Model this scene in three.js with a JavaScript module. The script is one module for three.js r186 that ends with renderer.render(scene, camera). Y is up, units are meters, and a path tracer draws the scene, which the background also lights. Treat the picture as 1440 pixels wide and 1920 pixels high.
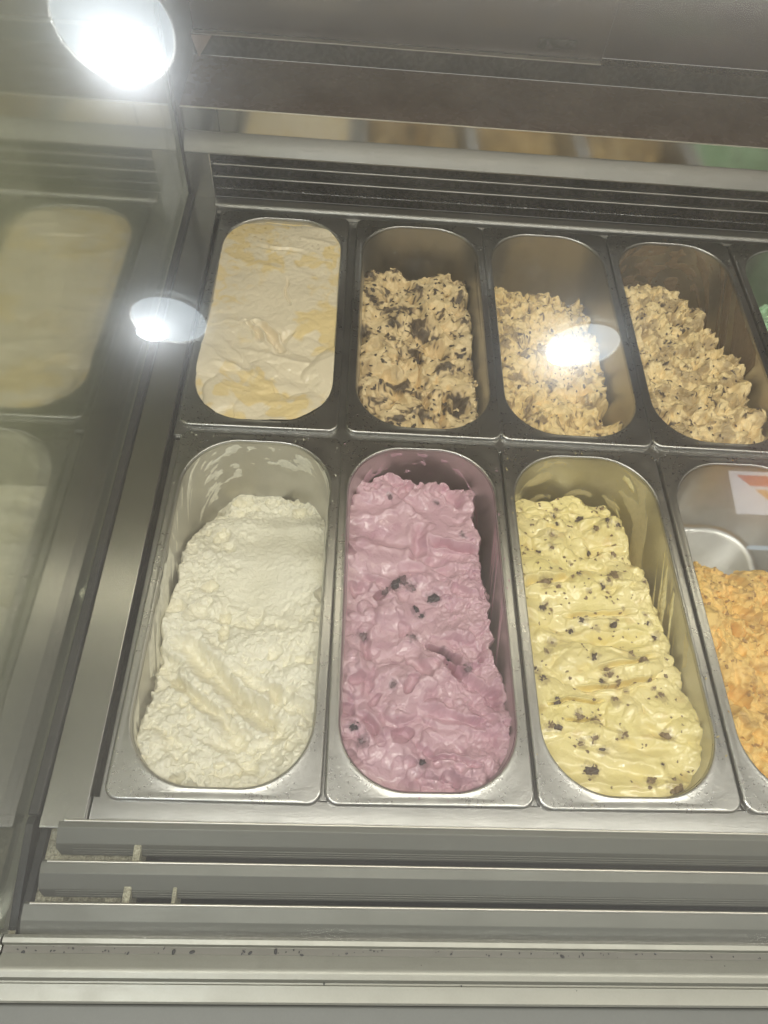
import * as THREE from 'three';
import { RoundedBoxGeometry } from 'three/addons/geometries/RoundedBoxGeometry.js';
import { mergeGeometries, toCreasedNormals, mergeVertices } from 'three/addons/utils/BufferGeometryUtils.js';
import { ImprovedNoise } from 'three/addons/math/ImprovedNoise.js';
import { RectAreaLightUniformsLib } from 'three/addons/lights/RectAreaLightUniformsLib.js';

// ---------------------------------------------------------------- camera, light, exposure
// y = 0 is the plane of the pan rims; x to the right, z towards the customer; metres.
RectAreaLightUniformsLib.init();
const scene = new THREE.Scene();
const camera = new THREE.PerspectiveCamera(72.1, 0.75, 0.02, 30);
camera.position.set(0.1796, 0.5869, 0.0976);
camera.rotation.set(-1.0074, -0.0982, 0.1266, 'YXZ');
const renderer = new THREE.WebGLRenderer({ antialias: true });
renderer.toneMapping = THREE.LinearToneMapping;
renderer.toneMappingExposure = 1.17;
renderer.shadowMap.enabled = true;
scene.background = new THREE.Color().setRGB(0.37, 0.358, 0.33);   // the dim shop round the counter

function lum(m, r, g, b, k) { m.emissive = new THREE.Color().setRGB(r, g, b); m.emissiveIntensity = k; return m; }
const PANEL = [1.0, 0.96, 0.86];
const L_PANEL = 8.8, L_STRIP = 22.0, L_DISH = 6.3, L_BULB = 36;

// ---------------------------------------------------------------- small helpers
let seed = 12345;
const rnd = () => { seed = (seed + 0x6d2b79f5) | 0; let t = Math.imul(seed ^ (seed >>> 15), 1 | seed); t = (t + Math.imul(t ^ (t >>> 7), 61 | t)) ^ t; return ((t ^ (t >>> 14)) >>> 0) / 4294967296; };
const rr = (a, b) => a + (b - a) * rnd();
const P = new ImprovedNoise();
const N = (x, y, z = 0) => P.noise(x + 100.37, y + 57.11, z + 31.7);
const clamp = (x, a = 0, b = 1) => Math.min(b, Math.max(a, x));
const sm = (a, b, x) => { const t = clamp((x - a) / (b - a)); return t * t * (3 - 2 * t); };
const mix = (a, b, t) => a + (b - a) * t;
const fbm = (x, y, z, o = 4) => { let s = 0, a = 1, f = 1; for (let i = 0; i < o; i++) { s += a * N(x * f, y * f, z + i * 7.3); a *= 0.5; f *= 2.03; } return s; };
const billow = (x, y, z, o = 3) => { let s = 0, a = 1, f = 1; for (let i = 0; i < o; i++) { s += a * Math.abs(N(x * f, y * f, z + i * 5.1)) * 1.6; a *= 0.5; f *= 2.1; } return s; };
function curve(pts) { return (x) => { if (x <= pts[0][0]) return pts[0][1]; for (let i = 1; i < pts.length; i++) if (x <= pts[i][0]) { const [a, b] = pts[i - 1], [c, d] = pts[i]; const t = (x - a) / (c - a); return b + (d - b) * t * t * (3 - 2 * t); } return pts[pts.length - 1][1]; }; }

const used = {};
function numbered(n) { const k = used[n] = (used[n] ?? -1) + 1; return k ? n + '_' + String(k).padStart(3, '0') : n; }
function shade(o) { o.castShadow = o.receiveShadow = true; return o; }
function tag(o, label, category, group, kind) { if (label) o.userData.label = label; if (category) o.userData.category = category; if (group) o.userData.group = group; if (kind) o.userData.kind = kind; return o; }
function thing(name, label, category, pos = [0, 0, 0], group) { const g = new THREE.Group(); g.name = numbered(name); g.position.set(...pos); tag(g, label, category, group); scene.add(g); return g; }
function part(name, geo, mat, parent = scene) { const m = new THREE.Mesh(geo, mat); m.name = parent === scene ? numbered(name) : name; parent.add(shade(m)); return m; }
function rbox(x0, x1, y0, y1, z0, z1, r = 0.001, seg = 2) { const w = x1 - x0, h = y1 - y0, d = z1 - z0; const g = new RoundedBoxGeometry(w, h, d, seg, Math.min(r, w / 2.01, h / 2.01, d / 2.01)); g.translate((x0 + x1) / 2, (y0 + y1) / 2, (z0 + z1) / 2); return metric(g); }
function metric(g) {   // uv in metres by the dominant axis
  const p = g.attributes.position, n = g.attributes.normal, uv = new Float32Array(p.count * 2);
  for (let i = 0; i < p.count; i++) {
    const ax = Math.abs(n.getX(i)), ay = Math.abs(n.getY(i)), az = Math.abs(n.getZ(i));
    uv[2 * i] = ax > ay && ax > az ? p.getZ(i) : p.getX(i);
    uv[2 * i + 1] = ay >= ax && ay >= az ? p.getZ(i) : p.getY(i);
  }
  g.setAttribute('uv', new THREE.BufferAttribute(uv, 2)); return g;
}
function extrudeX(pts, x0, x1, crease = 0.7) {   // pts: outline as [z, y]; run along x
  const s = new THREE.Shape(pts.map(([z, y]) => new THREE.Vector2(-z, y)));
  let g = new THREE.ExtrudeGeometry(s, { depth: x1 - x0, bevelEnabled: false, steps: 1 });
  g.rotateY(Math.PI / 2); g.translate(x0, 0, 0);
  g.deleteAttribute('uv'); g = toCreasedNormals(g, crease); return metric(g);
}
function sheet(center, th) {   // a bent sheet: centre line [z, y] to a closed outline of that thickness
  const a = [], b = [];
  center.forEach(([z, y], i) => { const p = center[Math.max(0, i - 1)], q = center[Math.min(center.length - 1, i + 1)]; let dz = q[0] - p[0], dy = q[1] - p[1]; const l = Math.hypot(dz, dy); dz /= l; dy /= l; a.push([z - dy * th / 2, y + dz * th / 2]); b.push([z + dy * th / 2, y - dz * th / 2]); });
  return [...a, ...b.reverse()];
}

// ---------------------------------------------------------------- procedural textures
function dataTex(w, h, fn, srgb) {
  const d = new Uint8Array(w * h * 4);
  for (let y = 0; y < h; y++) for (let x = 0; x < w; x++) { const c = fn(x / w, y / h); const o = (y * w + x) * 4; for (let k = 0; k < 3; k++) d[o + k] = clamp(Array.isArray(c) ? c[k] : c) * 255; d[o + 3] = 255; }
  const t = new THREE.DataTexture(d, w, h, THREE.RGBAFormat); t.wrapS = t.wrapT = THREE.RepeatWrapping; t.magFilter = THREE.LinearFilter; if (srgb) t.colorSpace = THREE.SRGBColorSpace; t.needsUpdate = true; return t;
}
const per = (u, v, f, z) => {   // tileable noise
  const a = u * f, b = v * f, s = u, t = v;
  return mix(mix(N(a, b, z), N(a - f, b, z), s), mix(N(a, b - f, z), N(a - f, b - f, z), s), t) * 1.3;
};
// brushed steel: streaks along v, blotches and fingerprints
const steelRough = dataTex(512, 512, (u, v) => {
  const blot = Math.max(0, per(u, v, 7, 41) + 0.5 * per(u, v, 17, 77)) * 0.5;
  const c = clamp(0.68 + 0.06 * per(u, v, 60, 3) + 0.05 * N(u * 200, v * 200, 9) + blot * 0.35); return [c, c, c];
});
const steelBump = dataTex(512, 512, (u, v) => 0.5 + 0.25 * N(u * 200, v * 60, 5) + 0.2 * N(u * 120, v * 120, 15) + 0.25 * per(u, v, 5, 8));
const steelTint = dataTex(512, 512, (u, v) => { const k = 0.94 + 0.04 * per(u, v, 6, 2) + 0.02 * per(u, v, 23, 12) + 0.03 * N(u * 190, v * 190, 4) - 0.05 * sm(0.3, 0.6, per(u, v, 9, 33)); return [k, k, k * 0.985]; });
const speckle = dataTex(512, 512, (u, v) => { const k = 0.78 + 0.45 * N(u * 170, v * 170, 3) + 0.25 * N(u * 70, v * 70, 8); return [k, k * 0.98, k * 0.88]; });
const smear = dataTex(512, 512, (u, v) => {   // condensation wiped in long strokes
  const w = fbm(u * 3 + 0.6 * N(u * 2, v * 2, 1), v * 9, 4, 4), d = N(u * 90, v * 90, 6);
  return clamp(0.55 + 0.34 * per(u, v, 3, 9) + 0.22 * w + 0.12 * d);
});
const grain = dataTex(512, 512, (u, v) => 0.5 + 0.5 * fbm(u * 60, v * 60, 2, 3));
function rep(t, n) { const c = t.clone(); c.repeat.set(n, n); c.needsUpdate = true; return c; }

// ---------------------------------------------------------------- materials
const steel = (rough, k = 0.62, o = {}) => new THREE.MeshPhysicalMaterial({ color: new THREE.Color().setRGB(k, k * 0.988, k * 0.965), metalness: 1, roughness: rough, roughnessMap: rep(steelRough, 5), map: rep(steelTint, 4), bumpMap: rep(steelBump, 6), bumpScale: 0.00012, side: THREE.DoubleSide, ...o });
const M = {
  pan: steel(0.42, 0.53),
  wall: steel(0.58, 0.60),
  strip: steel(0.24, 0.52, { bumpScale: 0.00002, roughnessMap: null }),
  frame: steel(0.55, 0.34),
  ledge: steel(0.66, 0.30, { bumpScale: 0.00003 }),
  duct: new THREE.MeshStandardMaterial({ color: new THREE.Color().setRGB(0.05, 0.05, 0.05), roughness: 0.6 }),
  polished: steel(0.20, 0.60, { bumpScale: 0.00001 }),
  dull: steel(0.75, 0.40),
  louver: new THREE.MeshPhysicalMaterial({ color: new THREE.Color().setRGB(0.165, 0.167, 0.148), metalness: 0.3, roughness: 0.62, roughnessMap: rep(steelRough, 5), map: rep(steelTint, 4) }),
  trim: new THREE.MeshPhysicalMaterial({ color: new THREE.Color().setRGB(0.29, 0.29, 0.255), metalness: 0.4, roughness: 0.60, roughnessMap: rep(steelRough, 5), map: rep(steelTint, 4) }),
  fascia: new THREE.MeshPhysicalMaterial({ color: new THREE.Color().setRGB(0.165, 0.17, 0.16), metalness: 0.2, roughness: 0.6, map: rep(steelTint, 4) }),
  edge: new THREE.MeshStandardMaterial({ color: new THREE.Color().setRGB(0.82, 0.78, 0.70), metalness: 1, roughness: 0.35 }),
  grille: new THREE.MeshStandardMaterial({ color: new THREE.Color().setRGB(0.022, 0.023, 0.026), metalness: 0.3, roughness: 0.55, roughnessMap: rep(grain, 3) }),
  rubber: new THREE.MeshStandardMaterial({ color: new THREE.Color().setRGB(0.03, 0.03, 0.031), roughness: 0.42 }),
  dark: new THREE.MeshStandardMaterial({ color: new THREE.Color().setRGB(0.03, 0.03, 0.03), roughness: 0.8 }),
  cast: new THREE.MeshStandardMaterial({ color: new THREE.Color().setRGB(0.60, 0.58, 0.48), roughness: 0.85, metalness: 0.1, map: rep(speckle, 6), bumpMap: rep(speckle, 6), bumpScale: 0.0012 }),
  door: new THREE.MeshPhysicalMaterial({ color: new THREE.Color().setRGB(0.034, 0.024, 0.029), roughness: 0.28, roughnessMap: rep(grain, 1), clearcoat: 0.5, clearcoatRoughness: 0.12 }),
  brown: new THREE.MeshPhysicalMaterial({ color: new THREE.Color().setRGB(0.14, 0.092, 0.070), roughness: 0.5, roughnessMap: rep(grain, 1), clearcoat: 0.3, clearcoatRoughness: 0.25 }),
  ceiling: new THREE.MeshStandardMaterial({ color: new THREE.Color().setRGB(0.42, 0.41, 0.38), roughness: 0.9 }),
  white: new THREE.MeshStandardMaterial({ color: new THREE.Color().setRGB(0.78, 0.78, 0.75), roughness: 0.9 }),
  pane: new THREE.MeshPhysicalMaterial({ color: 0xffffff, roughness: 0.02, metalness: 0, transmission: 1, thickness: 0, ior: 1.5 }),
  paneInside: new THREE.MeshPhysicalMaterial({ color: 0xffffff, roughness: 0.15, metalness: 0, transmission: 1, thickness: 0, ior: 1.5 }),
  film: new THREE.MeshPhysicalMaterial({ color: new THREE.Color().setRGB(0.95, 0.96, 0.95), roughness: 0.50, roughnessMap: smear, metalness: 0, transmission: 1, thickness: 0, ior: 1.33, side: THREE.DoubleSide }),
  endPane: new THREE.MeshPhysicalMaterial({ color: new THREE.Color().setRGB(0.88, 0.90, 0.84), roughness: 0.065, metalness: 0, transmission: 1, thickness: 0, ior: 2.5 }),
};

// ---------------------------------------------------------------- the room, as far as the steel and the glass mirror it
tag(part('ceiling', new THREE.BoxGeometry(7, 0.05, 6).translate(0.4, 1.485, 0.6), M.ceiling), null, null, null, 'structure');

function areaLight(parent, w, h, rgb, L, pos, look) { const l = new THREE.RectAreaLight(new THREE.Color().setRGB(...rgb), L, w, h); l.position.set(...pos); parent.add(l); l.lookAt(new THREE.Vector3(...look)); return l; }
{
  const g = thing('ceiling_light_panel', 'long flat white light panel in the ceiling above the freezer', 'ceiling light', [0.35, 1.455, 0.12]);
  part('frame', rbox(-1.32, 1.32, -0.012, 0.0, -0.15, 0.15, 0.003), M.white, g);
  part('diffuser', new THREE.BoxGeometry(2.6, 0.004, 0.28).translate(0, -0.015, 0), lum(new THREE.MeshStandardMaterial({ color: 0xffffff, roughness: 0.6 }), ...PANEL, 0.9), g);
  areaLight(g, 2.6, 0.28, PANEL, L_PANEL, [0, -0.019, 0], [0.35, 0, 0.12]);
}
function ceilingLamp(x, z, label, bx, bz, br) {
  const g = thing('ceiling_lamp', label, 'ceiling lamp', [x, 1.45, z], 'round ceiling lamps mirrored in the front glass');
  const trim = new THREE.TorusGeometry(0.118, 0.006, 10, 64).rotateX(Math.PI / 2).translate(0, -0.006, 0);
  part('trim_ring', trim, M.edge, g);
  const dish = new THREE.LatheGeometry([[0.0, -0.010], [0.05, -0.0095], [0.09, -0.007], [0.112, -0.003], [0.114, 0.001]].map(([a, b]) => new THREE.Vector2(a, b)), 64);
  part('reflector', dish, lum(new THREE.MeshStandardMaterial({ color: 0xffffff, roughness: 0.5, side: THREE.DoubleSide }), 0.80, 0.92, 1.0, L_DISH), g);
  const bulb = new THREE.SphereGeometry(1, 32, 20).scale(br, 0.016, br * 0.8).translate(bx, -0.024, bz);
  part('bulb', bulb, lum(new THREE.MeshStandardMaterial({ color: 0xffffff, roughness: 0.4 }), 0.9, 0.95, 1.0, L_BULB), g);
  const s = new THREE.PointLight(new THREE.Color().setRGB(0.9, 0.95, 1.0), 0.12); s.position.set(bx, -0.024, bz); s.shadow.radius = 0.5; s.castShadow = true; g.add(s);
}
ceilingLamp(-0.304, 0.436, 'largest round ceiling lamp, mirrored at the top left of the glass', 0.004, 0.062, 0.058);
ceilingLamp(-0.392, 1.337, 'round ceiling lamp mirrored in the glass left of the cream pan', -0.062, 0.045, 0.046);
ceilingLamp(0.907, 1.345, 'round ceiling lamp mirrored over the cookie crumb ice cream', -0.052, 0.04, 0.052);
function signTexture() {
  const c = document.createElement('canvas'); c.width = 384; c.height = 128; const x = c.getContext('2d');
  x.fillStyle = '#e9eef6'; x.fillRect(0, 0, 384, 128);
  const strip = (col, y0, y1, a, b) => { x.fillStyle = col; x.beginPath(); x.moveTo(a, y0); x.lineTo(384, y0); x.lineTo(384, y1); x.lineTo(b, y1); x.closePath(); x.fill(); };
  strip('#c8382f', 12, 44, 20, 52); strip('#e2a236', 54, 84, 62, 92); strip('#2d5fc8', 92, 112, 98, 120);
  const t = new THREE.CanvasTexture(c); t.colorSpace = THREE.SRGBColorSpace; return t;
}
const signMap = signTexture();
function signBoard(x0, x1, y0, y1, label, flip) {
  const g = thing('hanging_sign', label, 'sign', [(x0 + x1) / 2, y0, 2.0]);
  const w = x1 - x0, h = y1 - y0;
  part('case', rbox(-w / 2, w / 2, 0, h, 0.002, 0.04, 0.004), M.white, g);
  const m = new THREE.MeshStandardMaterial({ color: 0x777777, roughness: 0.5 }); lum(m, 1, 1, 1, 5.5); m.emissiveMap = signMap;
  const face = new THREE.PlaneGeometry(w - 0.004, h - 0.004).rotateY(Math.PI).translate(0, h / 2, 0);
  if (!flip) { const uv = face.attributes.uv; for (let i = 0; i < uv.count; i++) uv.setX(i, 1 - uv.getX(i)); }
  part('sign_face', face, m, g);
  part('light_bar', rbox(-w / 2 + 0.03, w / 2, -0.14, -0.128, 0.0, 0.02, 0.003), lum(new THREE.MeshStandardMaterial({ color: 0xffffff }), 0.55, 0.8, 1.0, 4.0), g);
  for (const s of [-1, 1]) part('hanger', new THREE.CylinderGeometry(0.003, 0.003, 1.45 - y1, 8).translate(s * w * 0.4, h + (1.45 - y1) / 2, 0.02), M.edge, g);
}
signBoard(1.715, 2.315, 1.165, 1.358, 'white sign with red, orange and blue stripes mirrored at the right edge', false);
signBoard(-1.68, -1.08, 1.055, 1.25, 'white sign mirrored at the far left edge of the glass', true);

// ---------------------------------------------------------------- the freezer body
const X0 = -0.041, X1 = 1.25, GX = -0.05;
const fz = thing('display_freezer', 'stainless steel ice cream display freezer with louvred front edge', 'freezer');
// well under the pans
part('well', mergeGeometries([rbox(X0, X1, -0.20, -0.19, -0.80, 0.13), rbox(X0 - 0.002, X0 + 0.004, -0.19, -0.012, -0.78, 0.10), rbox(X0, X1, -0.19, -0.03, -0.80, -0.79)]), M.dark, fz);
// flat strip along the end glass
part('side_strip', mergeGeometries([rbox(X0, -0.0078, -0.0105, 0.0, -0.756, 0.0205, 0.0012, 3)]), M.strip, fz);
// frame the pans hang in: left ledge, cross bars, front lip
const FY = -0.0065;
part('left_ledge', mergeGeometries([rbox(-0.0030, 0.012, FY - 0.008, FY, -0.3535, 0.0012, 0.0012), rbox(-0.0045, 0.012, FY - 0.006, FY + 0.002, -0.735, -0.3575, 0.0012)]), M.frame, fz);
part('middle_bar', rbox(-0.003, X1, FY - 0.010, FY + 0.001, -0.3775, -0.3555, 0.0015, 3), M.frame, fz);
for (let k = 1; k < 7; k++) part('cross_bar', rbox(k * 0.17 - 0.008, k * 0.17 + 0.008, FY - 0.012, FY - 0.002, -0.735, 0.0, 0.0015), M.frame, fz);
part('front_lip', extrudeX([[-0.004, -0.016], [-0.004, -0.0075], [-0.003, -0.0065], [0.0105, -0.0062], [0.0135, -0.0066], [0.0150, -0.0082], [0.0156, -0.011], [0.0156, -0.030], [0.0140, -0.030], [0.0140, -0.016]], -0.0068, X1, 0.36), M.frame, fz);
part('rear_rail', extrudeX([[-0.757, -0.02], [-0.757, 0.000], [-0.754, 0.0035], [-0.748, 0.0045], [-0.741, 0.003], [-0.7375, -0.001], [-0.737, -0.006], [-0.733, -0.0075], [-0.733, -0.012], [-0.739, -0.02]], -0.012, X1, 1.0), M.frame, fz);
// rear post, grille, ledge and polished upright
part('rear_post', rbox(-0.0448, -0.0135, -0.01, 0.0632, -0.775, -0.7555, 0.0015, 2), M.strip, fz);
part('grille_back', rbox(-0.03, X1, -0.02, 0.062, -0.800, -0.788), M.grille, fz);
for (const y of [0.0275, 0.0445]) part('grille_slat', extrudeX(sheet([[-0.786, y - 0.012], [-0.772, y - 0.008], [-0.762, y - 0.001], [-0.7605, y + 0.0005]], 0.0011), -0.0125, X1, 0.9), M.dull, fz);
part('grille_slat', extrudeX(sheet([[-0.786, -0.001], [-0.772, 0.003], [-0.762, 0.010], [-0.7605, 0.0115]], 0.0011), -0.0125, X1, 0.9), M.grille, fz);
part('ledge', extrudeX([[-0.776, 0.0812], [-0.776, 0.0600], [-0.757, 0.0600], [-0.7550, 0.0610], [-0.7548, 0.0628], [-0.7694, 0.0806], [-0.7705, 0.0812]], -0.0448, X1, 0.5), M.ledge, fz);
part('upright_panel', rbox(-0.0448, X1, 0.0810, 0.1100, -0.7765, -0.7708, 0.0006), M.polished, fz);
part('worktop', extrudeX([[-0.7705, 0.1095], [-0.7712, 0.1110], [-0.893, 0.1110], [-0.893, 0.1080], [-0.7770, 0.1080], [-0.7770, 0.1095]], -0.0448, X1, 0.5), M.brown, fz);
part('worktop_edge', rbox(-0.0446, X1, 0.1097, 0.1114, -0.7708, -0.7692, 0.0007), M.edge, fz);
part('panel_joint', rbox(-0.0005, 0.0008, 0.0815, 0.1093, -0.7709, -0.7703, 0.0002), M.rubber, fz);

// rear sliding door
{
  const g = thing('sliding_door', 'dark tinted sliding door behind the stainless worktop', 'door', [0, 0.1112, -0.893]);
  part('bottom_frame', rbox(-0.0448, X1, 0, 0.0245, -0.02, 0, 0.001), M.grille, g);
  part('frame_edge', rbox(-0.0448, 0.487, 0.0246, 0.0260, -0.008, 0.0008, 0.0006), M.edge, g);
  part('door_pane', rbox(-0.0448, 0.489, 0.0263, 0.50, -0.018, -0.010, 0.001), M.door, g);
  part('door_pane', rbox(0.492, X1, 0.0248, 0.50, -0.024, -0.019, 0.001), M.door, g);
  part('door_pull', rbox(0.40, 0.45, 0.036, 0.048, -0.0105, -0.006, 0.002), M.grille, g);
}
// hood over the rear with its strip lamp
tag(part('hood', extrudeX([[-0.405, 0.635], [-0.400, 0.625], [-0.405, 0.615], [-1.02, 0.600], [-1.02, 0.65], [-0.43, 0.65]], -0.0448, X1, 0.7), M.brown), 'brown hood above the rear of the freezer', 'hood');
{
  const g = thing('strip_lamp', 'slim warm strip lamp under the front edge of the hood', 'lamp', [0.55, 0.603, -0.455]);
  part('lamp_body', rbox(-0.58, 0.58, 0.0, 0.011, -0.018, 0.018, 0.002), M.white, g);
  part('lamp_tube', rbox(-0.57, 0.57, -0.004, 0.0, -0.005, 0.005, 0.002), lum(new THREE.MeshStandardMaterial({ color: 0xffffff }), 1, 0.93, 0.7, 1.0), g);
  areaLight(g, 1.14, 0.010, [1, 0.92, 0.68], L_STRIP, [0, -0.006, 0], [0.55, 0, -0.455]);
}

// ---------------------------------------------------------------- end glass: mirrors the pans at this angle
{
  const g = thing('end_glass', 'tall reflective glass side panel with a black gasket left of the pans', 'glass panel');
  const s = new THREE.Shape([[0.98, -0.008], [-0.085, -0.008], [0.44, 0.606], [0.98, 0.606]].map(([a, b]) => new THREE.Vector2(a, b)));
  const geo = new THREE.ExtrudeGeometry(s, { depth: 0.006, bevelEnabled: false }).rotateY(Math.PI / 2).translate(GX - 0.006, 0, 0);
  part('pane', geo, M.endPane, g);
  part('gasket', mergeGeometries([rbox(GX + 0.0004, X0 - 0.0006, -0.014, 0.0035, -0.756, 0.012, 0.0015, 2), rbox(GX + 0.0004, -0.0452, -0.006, 0.60, -1.0, -0.757, 0.001, 1)]), M.rubber, g);
  const nose = extrudeX([[0.0125, -0.022], [0.0125, -0.0005], [0.018, 0.0015], [0.060, -0.008], [0.086, -0.016], [0.086, -0.022]], GX + 0.0004, GX + 0.0060, 0.5);
  part('nose_gasket', nose, M.rubber, g);
}
tag(part('partition', rbox(-0.115, -0.108, -0.20, 0.60, -1.02, 0.09, 0.001), new THREE.MeshStandardMaterial({ color: new THREE.Color().setRGB(0.62, 0.62, 0.50), roughness: 0.8 })), 'dull grey partition behind the glass side panel', 'partition');

// corner bracket at the rear end of the glass
tag(part('corner_bracket', (() => { const s = new THREE.Shape([[0, 0.026], [0.026, 0.027], [0.006, 0]].map(([a, b]) => new THREE.Vector2(a, b))); const g = new THREE.ExtrudeGeometry(s, { depth: 0.002, bevelEnabled: false }); g.translate(-0.0435, 0.1125, -0.885); return g; })(), new THREE.MeshStandardMaterial({ color: new THREE.Color().setRGB(0.42, 0.31, 0.26), roughness: 0.6 })), 'small pale triangular bracket in the rear corner beside the glass', 'bracket');

// ---------------------------------------------------------------- air louvres and the casting they stand on
const cast = thing('louver_tray', 'speckled grey cast tray under the air louvres', 'tray', [0, 0, 0]);
{
  const s = new THREE.Shape([[-0.0495, -0.088], [-0.0495, -0.0165], [1.2, -0.0165], [1.2, -0.021], [0.033, -0.021], [0.033, -0.046], [0.024, -0.046], [0.024, -0.088]].map(([a, b]) => new THREE.Vector2(a, b)));
  const pocket = new THREE.Path([[-0.018, -0.050], [-0.018, -0.068], [0.014, -0.068], [0.014, -0.050]].map(([a, b]) => new THREE.Vector2(a, b)));
  s.holes.push(pocket);
  const g = new THREE.ExtrudeGeometry(s, { depth: 0.006, bevelEnabled: true, bevelSize: 0.0012, bevelThickness: 0.0012, bevelSegments: 2 }).rotateX(-Math.PI / 2).translate(0, -0.026, 0);
  part('casting', metric(g), M.cast, cast);
  part('pocket_floor', rbox(-0.024, 0.018, -0.040, -0.034, 0.044, 0.074, 0.001), M.cast, cast);
}
function blade(z0, x0, drop, label) {
  const g = thing('air_louver', label, 'louver', [0, 0, 0], 'curved air louvres along the front');
  const c = []; for (let i = 0; i <= 24; i++) { const t = i / 24; c.push([z0 + 0.0006 + 0.0205 * Math.sin(t * 0.95) / Math.sin(0.95), -0.0002 - drop * (1 - Math.cos(t * 0.95)) / (1 - Math.cos(0.95))]); }
  const geo = extrudeX(sheet([[z0 - 0.0012, -0.0028], [z0 - 0.0003, -0.0008], ...c], 0.0013), x0, X1, 1.1);
  // the end is cut slanting
  const p = geo.attributes.position; for (let i = 0; i < p.count; i++) if (p.getX(i) < x0 + 1e-5) p.setX(i, x0 + 0.75 * Math.max(0, -p.getY(i) - drop * 0.55));
  part('blade', geo, M.louver, g);
  part('lip', new THREE.CylinderGeometry(0.0009, 0.0009, X1 - x0 - 0.004, 10).rotateZ(Math.PI / 2).translate((X1 + x0) / 2 + 0.002, 0.0006, z0 - 0.0006), M.edge, g);
  for (let k = 0; k < 3; k++) { const i = 23 - k * 2; const [z, y] = c[i]; part('rib', rbox(x0 + 0.012, X1, y + 0.0002, y + 0.0013, z - 0.0003, z + 0.0003, 0.0002, 1), M.louver, g); }
  return g;
}
blade(0.0155, -0.0262, 0.011, 'uppermost grey air louvre, just below the steel pans');
blade(0.0432, -0.0318, 0.011, 'middle grey air louvre between two others');
blade(0.0702, -0.0370, 0.008, 'lowest and palest air louvre, nearest the front trim');
for (const [x, z, w] of [[0.034, 0.039, 0.0055], [0.032, 0.0665, 0.0055], [0.066, 0.0675, 0.003]])
  part('bracket', rbox(x - w / 2, x + w / 2, -0.026, -0.004, z - 0.010, z + 0.004, 0.0006), M.cast, cast);
for (const z of [0.040]) part('duct_strip', rbox(0.04, X1, -0.060, -0.0575, z - 0.010, z - 0.002, 0.0005), M.duct, cast);

// ---------------------------------------------------------------- front trim below the glass
const trimPts = [[0.0885, -0.03], [0.0885, -0.001], [0.0905, 0.0008], [0.0935, 0.0008], [0.0945, -0.001], [0.0950, -0.004], [0.0985, -0.0045], [0.1005, -0.0035],
  [0.1035, -0.0010], [0.107, 0.0006], [0.1105, 0.0008], [0.1135, -0.0004], [0.1150, -0.0025], [0.1156, -0.0045], [0.1166, -0.0045], [0.1172, -0.0030], [0.1268, -0.0036], [0.1282, -0.0050], [0.1284, -0.03]];
{
  const g = thing('front_trim', 'pale stepped aluminium trim along the bottom of the front glass', 'trim');
  part('moulding', extrudeX(trimPts, -0.0455, X1, 0.45), M.trim, g);
  part('dirt_channel', rbox(-0.0455, X1, -0.0046, -0.0036, 0.0952, 0.0996, 0.0003, 1), new THREE.MeshStandardMaterial({ color: new THREE.Color().setRGB(0.19, 0.185, 0.165), roughness: 0.9, map: rep(steelTint, 8) }), g);
  part('fascia', rbox(-0.0455, X1, -0.20, -0.0085, 0.1286, 0.142, 0.002), M.fascia, g);
  const h = thing('front_trim', 'short end of the neighbouring trim at the bottom left corner', 'trim');
  part('moulding', extrudeX(trimPts, -0.25, -0.0468, 0.45), M.trim, h);
  part('fascia', rbox(-0.25, -0.0468, -0.20, -0.0085, 0.1286, 0.142, 0.002), M.fascia, h);
}

{
  seed = 4242; const n = 100, im = new THREE.InstancedMesh(new THREE.IcosahedronGeometry(1, 1), M.duct, n), m = new THREE.Matrix4(), q = new THREE.Quaternion();
  for (let i = 0; i < n; i++) { const r = rr(0.0002, 0.0007) * (rnd() < 0.1 ? 2 : 1); const z = rnd() < 0.94 ? 0.0956 + rr(0, 0.0036) : rr(0.1008, 0.127); const y = z < 0.1 ? -0.0034 : z < 0.112 ? 0.0008 - Math.abs(z - 0.109) * 0.25 : -0.0031; q.setFromEuler(new THREE.Euler(0, rr(0, 6), 0)); m.compose(new THREE.Vector3(rr(-0.04, 0.62), y, z), q, new THREE.Vector3(r * rr(1, 2.2), r * 0.5, r)); im.setMatrixAt(i, m); }
  im.name = 'dirt_specks'; im.userData.kind = 'stuff'; scene.getObjectByName('front_trim').add(shade(im));
}

// ---------------------------------------------------------------- front glass
{
  const g = thing('front_glass', 'sloping front glass, fogged and smeared, with round lamp reflections', 'glass panel', [0.5, 0, 0.092]);
  g.rotation.x = -(Math.PI / 2 - 50 * Math.PI / 180);
  part('pane', new THREE.BoxGeometry(1.6, 0.80, 0.005).translate(0, 0.402, -0.003), [M.pane, M.pane, M.pane, M.pane, M.pane, M.paneInside], g);
  part('condensation', new THREE.PlaneGeometry(1.6, 0.80).translate(0, 0.402, -0.0062), M.film, g);
}

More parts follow.
